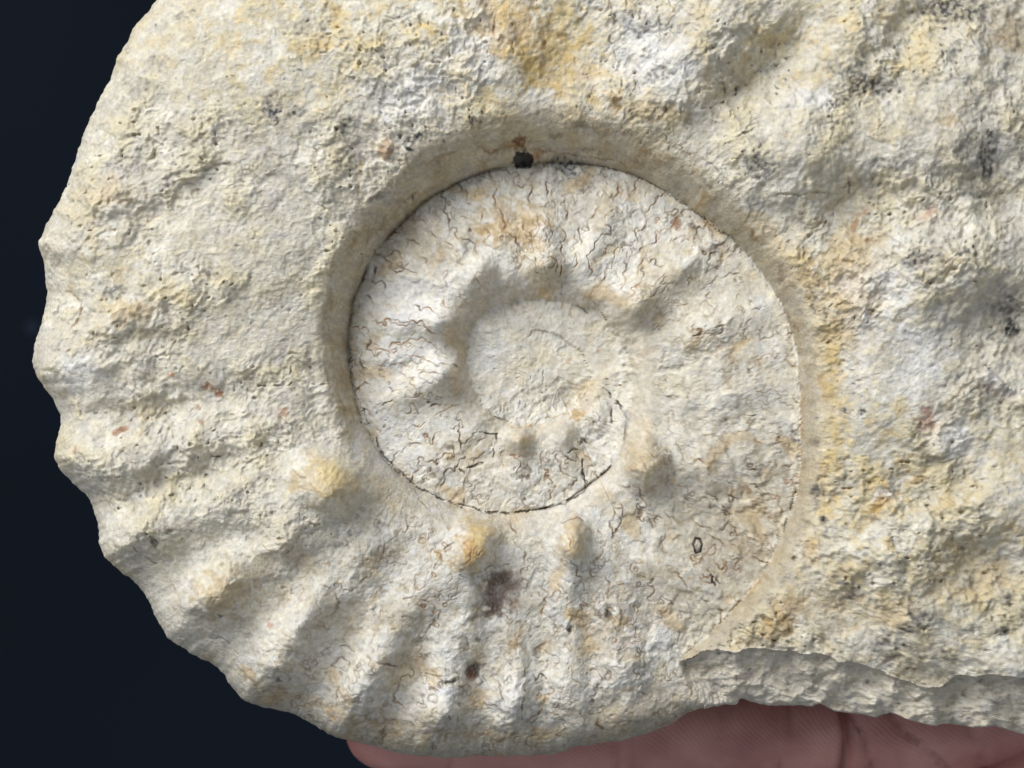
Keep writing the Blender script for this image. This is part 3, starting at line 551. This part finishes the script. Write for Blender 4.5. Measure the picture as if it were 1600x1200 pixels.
def part(name, sel_faces, mat, parent):
    q = quads[sel_faces]
    used, inv = np.unique(q, return_inverse=True); inv = inv.reshape(q.shape)
    me = bpy.data.meshes.new(name)
    nv, nf = len(used), len(q)
    me.vertices.add(nv); me.vertices.foreach_set('co', Pf[used].ravel())
    me.loops.add(nf * 4); me.loops.foreach_set('vertex_index', inv.ravel().astype(np.int32))
    me.polygons.add(nf); me.polygons.foreach_set('loop_start', (np.arange(nf) * 4).astype(np.int32))
    me.update(calc_edges=True)
    me.polygons.foreach_set('use_smooth', np.ones(nf, bool))
    ca = me.attributes.new('stone_colour', 'FLOAT_COLOR', 'POINT')
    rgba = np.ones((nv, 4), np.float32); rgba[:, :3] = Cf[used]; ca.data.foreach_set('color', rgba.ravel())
    me.normals_split_custom_set_from_vertices(Nf[used])
    me.materials.append(mat)
    o = bpy.data.objects.new(name, me); COL.objects.link(o); o.parent = parent
    return o

fossil = bpy.data.objects.new('ammonite_fossil', None); COL.objects.link(fossil)
fossil['label'] = 'cream and ochre ribbed ammonite fossil with coiled whorls and knobs, held over a dark floor'
fossil['category'] = 'fossil'
fossil.empty_display_size = 0.02
turns = [part('body_whorl', qreg == 0, M_body, fossil), part('middle_whorl', qreg == 1, M_pale, fossil), part('inner_whorl', qreg == 2, M_pale, fossil)]
turns[0]['label'] = 'rough cream outer whorl with coarse ribs and ochre stains'
turns[1]['label'] = 'pale middle whorl with fine brown suture lines'
turns[2]['label'] = 'worn pale core of the coil'
bf = part('broken_face', qreg == 3, M_brk, fossil); bf['label'] = 'fresh grey broken face along the lower right edge'
for n, t in enumerate(TUB):
    o = part('tubercle', qreg == 10 + n, M_knob if n in (0, 1, 2) else M_pale, turns[t[6]])
    if n in (0, 1, 2): o['label'] = 'ochre yellow knob beside the seam'
for n, g in enumerate(GRAINS):
    o = part(g[0], qreg == 30 + n, M_grain if g[0] == 'mineral_grain' else M_pale, turns[g[6]]); o['label'] = g[1]

# ------------------------------------------------------------------ the hand under the fossil (palm up, fingers to the left)
def wpt(px, py, zmm):            # real position from photo-scale millimetres/10
    return ((px - 800) * PX, (600 - py) * PX, zmm * 1e-3)
hv, he, hr = [], [], []
def hadd(p, rad, parent=None):
    hv.append(p); hr.append(rad * 1e-3)
    if parent is not None: he.append((parent, len(hv) - 1))
    return len(hv) - 1
palm = hadd(wpt(1730, 960, -66), 14)
wr1 = hadd(wpt(2050, 960, -70), 18, palm); wr2 = hadd(wpt(2330, 985, -72), 20, wr1); hadd(wpt(2800, 1040, -76), 24, wr2)
def finger(pts, rads, root):
    p = root
    for q, rd in zip(pts, rads): p = hadd(wpt(*q), rd, p)
# index finger runs along the lower edge of the stone
finger([(1640,1150,-56),(1430,1200,-49),(1320,1205,-47.5),(1060,1208,-47),(1010,1208,-47),(800,1206,-47),(755,1205,-47),(620,1200,-47),(500,1190,-46.5)],
       [17,13,10.4,9.8,9.9,9.3,9.4,9.0,7.8], palm)
finger([(1560,1010,-67),(1330,1000,-67),(1000,985,-66),(950,983,-66),(720,965,-65),(670,963,-65),(520,950,-64)], [13,11,10,10.2,9.4,9.5,7.6], palm)
finger([(1570,880,-68),(1350,820,-68),(1050,790,-67),(1000,787,-67),(780,770,-66),(730,768,-66),(590,760,-65)], [12.5,10.5,9.6,9.8,9,9.1,7.4], palm)
finger([(1620,770,-68),(1430,670,-67),(1210,620,-66),(1160,615,-66),(1010,590,-65),(970,588,-65),(860,575,-64)], [12,9.5,8.6,8.7,8,8.1,6.6], palm)
finger([(1930,1190,-58),(1790,1320,-56),(1560,1430,-58),(1510,1440,-58),(1330,1450,-57)], [20,17,10.8,11,8.4], wr1)
hm = bpy.data.meshes.new('hand'); hm.from_pydata([tuple(v) for v in hv], he, [])
hand = bpy.data.objects.new('hand', hm); COL.objects.link(hand)
sk = hand.modifiers.new('skin', 'SKIN'); sk.use_smooth_shade = True
sl = hm.skin_vertices[0].data
for i, rd in enumerate(hr): sl[i].radius = (rd, rd)
sl[0].use_root = True
ss = hand.modifiers.new('sub', 'SUBSURF'); ss.levels = 4; ss.render_levels = 4
dg = bpy.context.evaluated_depsgraph_get()
hm2 = bpy.data.meshes.new_from_object(hand.evaluated_get(dg)); hand.modifiers.clear(); hand.data = hm2; hm2.name = 'hand'
# creases and soft folds of the palm side, as relief of the one continuous skin
nv = len(hm2.vertices); hc = np.empty(nv * 3, np.float32); hm2.vertices.foreach_get('co', hc); hc = hc.reshape(-1, 3)
hn = np.empty(nv * 3, np.float32); hm2.vertices.foreach_get('normal', hn); hn = hn.reshape(-1, 3)
KH = 1.092
hx = 800 + hc[:, 0] / PX / KH; hy = 600 - hc[:, 1] / PX / KH          # where the skin is seen
up = np.clip(hn[:, 2] * 2, 0, 1)
disp = np.zeros(nv, np.float32)
for pts, wd, dp in (([(1322,1060),(1318,1110),(1326,1150),(1320,1230)], 7, 2.2), ([(1325,1110),(1350,1150),(1375,1240)], 4, 0.9), ([(1385,1100),(1410,1140),(1470,1190),(1510,1230)], 4, 0.9), ([(1505,1120),(1530,1160),(1560,1230)], 4, 0.9),
                    ([(1212,1080),(1214,1140),(1222,1230)], 3, 0.6), ([(1232,1100),(1238,1160),(1240,1230)], 3, 0.5), ([(1128,1110),(1132,1160),(1134,1230)], 3, 0.4), ([(700,1150),(700,1240)], 4, 0.5), ([(960,1150),(964,1240)], 4, 0.6), ([(985,1150),(988,1240)], 4, 0.4), ([(1415,1140),(1420,1240)], 3, 0.4)):
    d, t = seg_dist(hx, hy, pts); disp -= 1.6 * dp * np.exp(-(d / wd) ** 2) * up
disp += (0.35 * perlin(hx, hy, 70, 5) + 0.12 * perlin(hx, hy, 25, 6)) * up
hc += hn * (disp * 1e-3)[:, None]
hm2.vertices.foreach_set('co', hc.ravel()); hm2.update()
hand['label'] = 'bare hand held palm up beneath the fossil, seen along the bottom edge'; hand['category'] = 'hand'
m, nt, b = nodes('skin'); L = nt.links
tc = nt.nodes.new('ShaderNodeTexCoord')
ns = nt.nodes.new('ShaderNodeTexNoise'); ns.inputs['Scale'].default_value = 90; ns.inputs['Detail'].default_value = 6; L.new(tc.outputs['Object'], ns.inputs['Vector'])
cr_ = nt.nodes.new('ShaderNodeValToRGB'); cr_.color_ramp.elements[0].position = 0.3; cr_.color_ramp.elements[1].position = 0.72
cr_.color_ramp.elements[0].color = (*srgb(172, 116, 112), 1); cr_.color_ramp.elements[1].color = (*srgb(208, 156, 150), 1)
L.new(ns.outputs['Fac'], cr_.inputs['Fac'])
# pale scuff lines of dry skin
mp = nt.nodes.new('ShaderNodeMapping'); mp.inputs['Scale'].default_value = (0.8, 1.3, 0.2); L.new(tc.outputs['Object'], mp.inputs['Vector'])
vo = nt.nodes.new('ShaderNodeTexVoronoi'); vo.feature = 'DISTANCE_TO_EDGE'; vo.inputs['Scale'].default_value = 130; L.new(mp.outputs[0], vo.inputs['Vector'])
r1 = nt.nodes.new('ShaderNodeMapRange'); r1.inputs['From Min'].default_value = 0.0; r1.inputs['From Max'].default_value = 0.018; r1.inputs['To Min'].default_value = 0.06; r1.inputs['To Max'].default_value = 0.0
L.new(vo.outputs['Distance'], r1.inputs['Value'])
mx = nt.nodes.new('ShaderNodeMix'); mx.data_type = 'RGBA'; L.new(r1.outputs[0], mx.inputs['Factor']); L.new(cr_.outputs[0], mx.inputs['A']); mx.inputs['B'].default_value = (*srgb(222, 190, 184), 1)
L.new(mx.outputs['Result'], b.inputs['Base Color'])
wv = nt.nodes.new('ShaderNodeTexWave'); wv.inputs['Scale'].default_value = 620; wv.inputs['Distortion'].default_value = 14; wv.inputs['Detail'].default_value = 2; wv.inputs['Detail Scale'].default_value = 0.12
wv.bands_direction = 'DIAGONAL'; L.new(tc.outputs['Object'], wv.inputs['Vector'])
bp = nt.nodes.new('ShaderNodeBump'); bp.inputs['Strength'].default_value = 0.35; bp.inputs['Distance'].default_value = 0.00012
L.new(wv.outputs['Fac'], bp.inputs['Height']); L.new(bp.outputs[0], b.inputs['Normal'])
b.inputs['Roughness'].default_value = 0.5; b.inputs['Subsurface Weight'].default_value = 0.12; b.inputs['Subsurface Radius'].default_value = (0.004, 0.0015, 0.001); b.inputs['Subsurface Scale'].default_value = 0.6
hm2.materials.clear(); hm2.materials.append(m)

# ------------------------------------------------------------------ dark floor far below
fm = bpy.data.meshes.new('floor'); S = 4.0
fm.from_pydata([(-S, -S, 0), (S, -S, 0), (S, S, 0), (-S, S, 0)], [], [(0, 1, 2, 3)])
floor = bpy.data.objects.new('floor', fm); COL.objects.link(floor); floor.location = (0, 0, -0.55); floor['kind'] = 'structure'
m, nt, b = nodes('dark_blue_floor'); L = nt.links
tc = nt.nodes.new('ShaderNodeTexCoord')
ns = nt.nodes.new('ShaderNodeTexNoise'); ns.inputs['Scale'].default_value = 2.6; ns.inputs['Detail'].default_value = 3; L.new(tc.outputs['Object'], ns.inputs['Vector'])
cr_ = nt.nodes.new('ShaderNodeValToRGB'); cr_.color_ramp.elements[0].color = (*srgb(6, 10, 16), 1); cr_.color_ramp.elements[1].color = (*srgb(23, 31, 42), 1)
L.new(ns.outputs['Fac'], cr_.inputs['Fac'])
vo = nt.nodes.new('ShaderNodeTexVoronoi'); vo.inputs['Scale'].default_value = 22; L.new(tc.outputs['Object'], vo.inputs['Vector'])
r1 = nt.nodes.new('ShaderNodeMapRange'); r1.inputs['From Min'].default_value = 0.05; r1.inputs['From Max'].default_value = 0.10; r1.inputs['To Min'].default_value = 0.35; r1.inputs['To Max'].default_value = 0.0
L.new(vo.outputs['Distance'], r1.inputs['Value'])
mx = nt.nodes.new('ShaderNodeMix'); mx.data_type = 'RGBA'; L.new(r1.outputs[0], mx.inputs['Factor']); L.new(cr_.outputs[0], mx.inputs['A']); mx.inputs['B'].default_value = (*srgb(60, 70, 90), 1)
L.new(mx.outputs['Result'], b.inputs['Base Color']); b.inputs['Roughness'].default_value = 0.8; b.inputs['Specular IOR Level'].default_value = 0.05
fm.materials.append(m)
